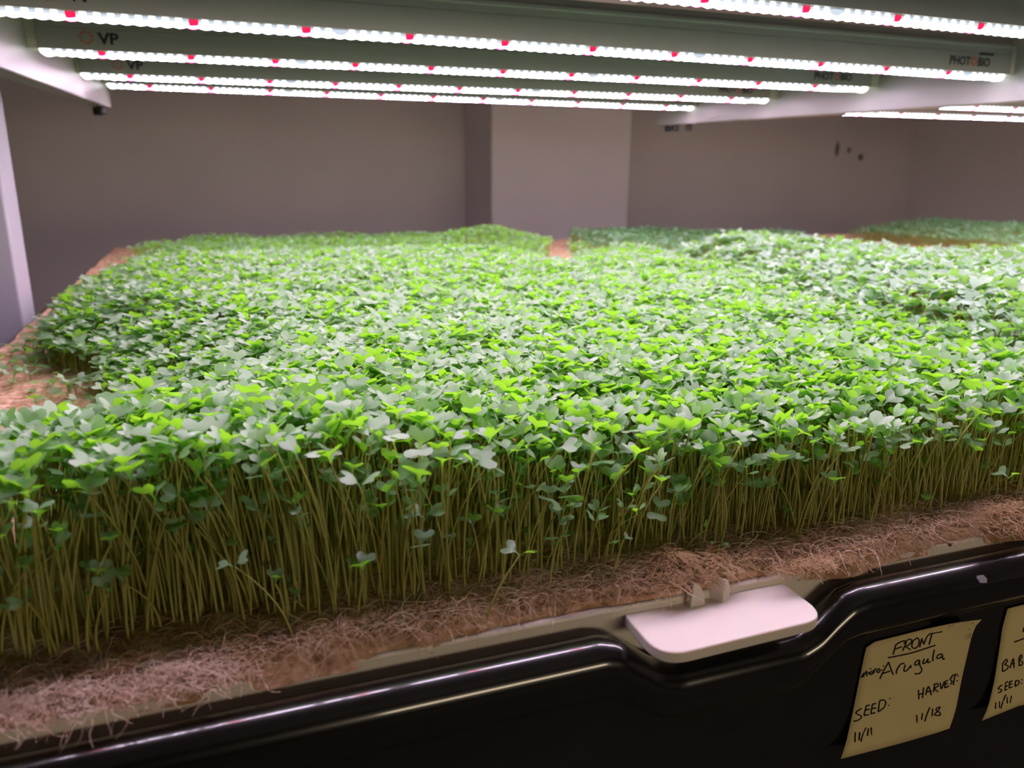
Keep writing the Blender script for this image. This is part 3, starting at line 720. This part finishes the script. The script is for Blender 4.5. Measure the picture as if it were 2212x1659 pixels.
# ---- individual sprouts of the front rows
def sprout(P0, P1, az, el, sc, seed, label, group=None, r0=.00060):
    P0 = np.asarray(P0, float)[None]; P1 = np.asarray(P1, float)[None]
    SV, SF, LV, LF = gen(P0, P1, np.array([az]), np.asarray(el, float)[None], np.array([sc]), 0, seed, r0)
    t = empty('arugula_sprout', tuple(P0[0]), label, 'sprout', group)
    link('stem', mesh('stem', SV-P0, SF, M_stem), t)
    for q in (0, 1): link('leaf', mesh('leaf', LV[0, q]-P0, LF, M_leaf), t)
    return t
for n_, i in enumerate(ind):
    sprout(P0[i], P1[i], az[i], el[i], sc[i], 1000+n_, 'arugula sprout with pale stem and two notched leaves in the front rows of the bed', 'arugula sprouts in the front rows')
sprout((.1045, .3225, MZ-.001), (.1225, .3250, -.1800), 2.4, (.35, .1), .0100, 2001, 'short arugula sprout leaning right, alone on bare mat at the front')
sprout((.306, .342, MZ-.001), (.322, .337, -.150), 2.9, (.9, .3), .0105, 2002, 'arugula sprout leaning right with upright paired leaves, above the tab at the right')
sprout((.313, .345, MZ-.001), (.328, .336, -.1535), -1.2, (.3, .6), .0125, 2003, 'arugula sprout with one large lime leaf facing out, just right of the tab')
sprout((.362, .340, MZ-.001), (.378, .334, -.1535), -1.5, (.35, .4), .0110, 2004, 'lime heart-leaved arugula sprout standing clear of the bed above the FRONT note')
sprout((.2440, .3350, MZ-.001), (.2470, .3345, -.1990), 2.6, (.1, -.1), .0058, 2005, 'tiny dark arugula seedling close to the mat behind the two white pegs')
sprout((.178, .334, MZ-.001), (.1845, .3335, -.1860), .4, (.2, .0), .0066, 2006, 'small arugula seedling with a pale leaf just left of the fibre tuft')
sprout((.1440, .3360, MZ-.001), (.1480, .3350, -.1800), .2, (.1, .2), .0070, 2007, 'small dark arugula seedling right behind the lone leaning sprout')
sprout((.0130, .3340, MZ-.001), (-.0100, .3310, -.1660), 3.0, (.1, .5), .0090, 2008, 'arugula sprout leaning far left over the bare hollow of the mat')

# ---- seed husks
g = np.random.default_rng(301)
def husk_mesh():
    b = MB(); k = 7
    Vv = []; 
    for t in np.linspace(0, math.pi, 6):
        for a in np.arange(k)*2*math.pi/k:
            Vv.append((.0011*math.cos(t), .0008*max(.05, math.sin(t))*math.cos(a), .0006*max(.05, math.sin(t))*math.sin(a)))
    F = [(i*k+j, (i+1)*k+j, (i+1)*k+(j+1) % k, i*k+(j+1) % k) for i in range(5) for j in range(k)]
    return mesh('seed_husk', Vv, np.array(F), M_husk)
hm = husk_mesh()
for i in range(70):
    x = g.uniform(-.10, .47); y = float(y_front(np.array(x)))+g.uniform(-.024, .004)
    z = MZ+SLOPE*(y-.3222)+.003*float(noise2(np.array(x*18), np.array(y*18), 3))+.0022*float(noise2(np.array(x*60), np.array(y*60), 1))+.0012
    o = link('seed_husk', hm, None, (x, y, z)); o.rotation_euler = tuple(g.uniform(0, 6, 3)); s = g.uniform(.7, 1.3); o.scale = (s, s, s)
    tag(o, 'tiny reddish brown seed husk on the mat in front of the bed', 'seed husk', 'seed husks on the mat')
for i in range(26):
    j = rng.integers(0, len(P1))
    while not (ys_[j] > .37 and ys_[j] < .7 and sc[j] > .0095): j = rng.integers(0, len(P1))
    o = link('seed_husk', hm, None, tuple(P1[j]+np.array([.002, -.002, .0045]))); o.rotation_euler = tuple(g.uniform(0, 6, 3)); o.scale = (1.8, 1.8, 1.8)
    tag(o, 'tiny orange seed husk still clinging to the leaves on top of the bed', 'seed husk', 'seed husks on the leaves')
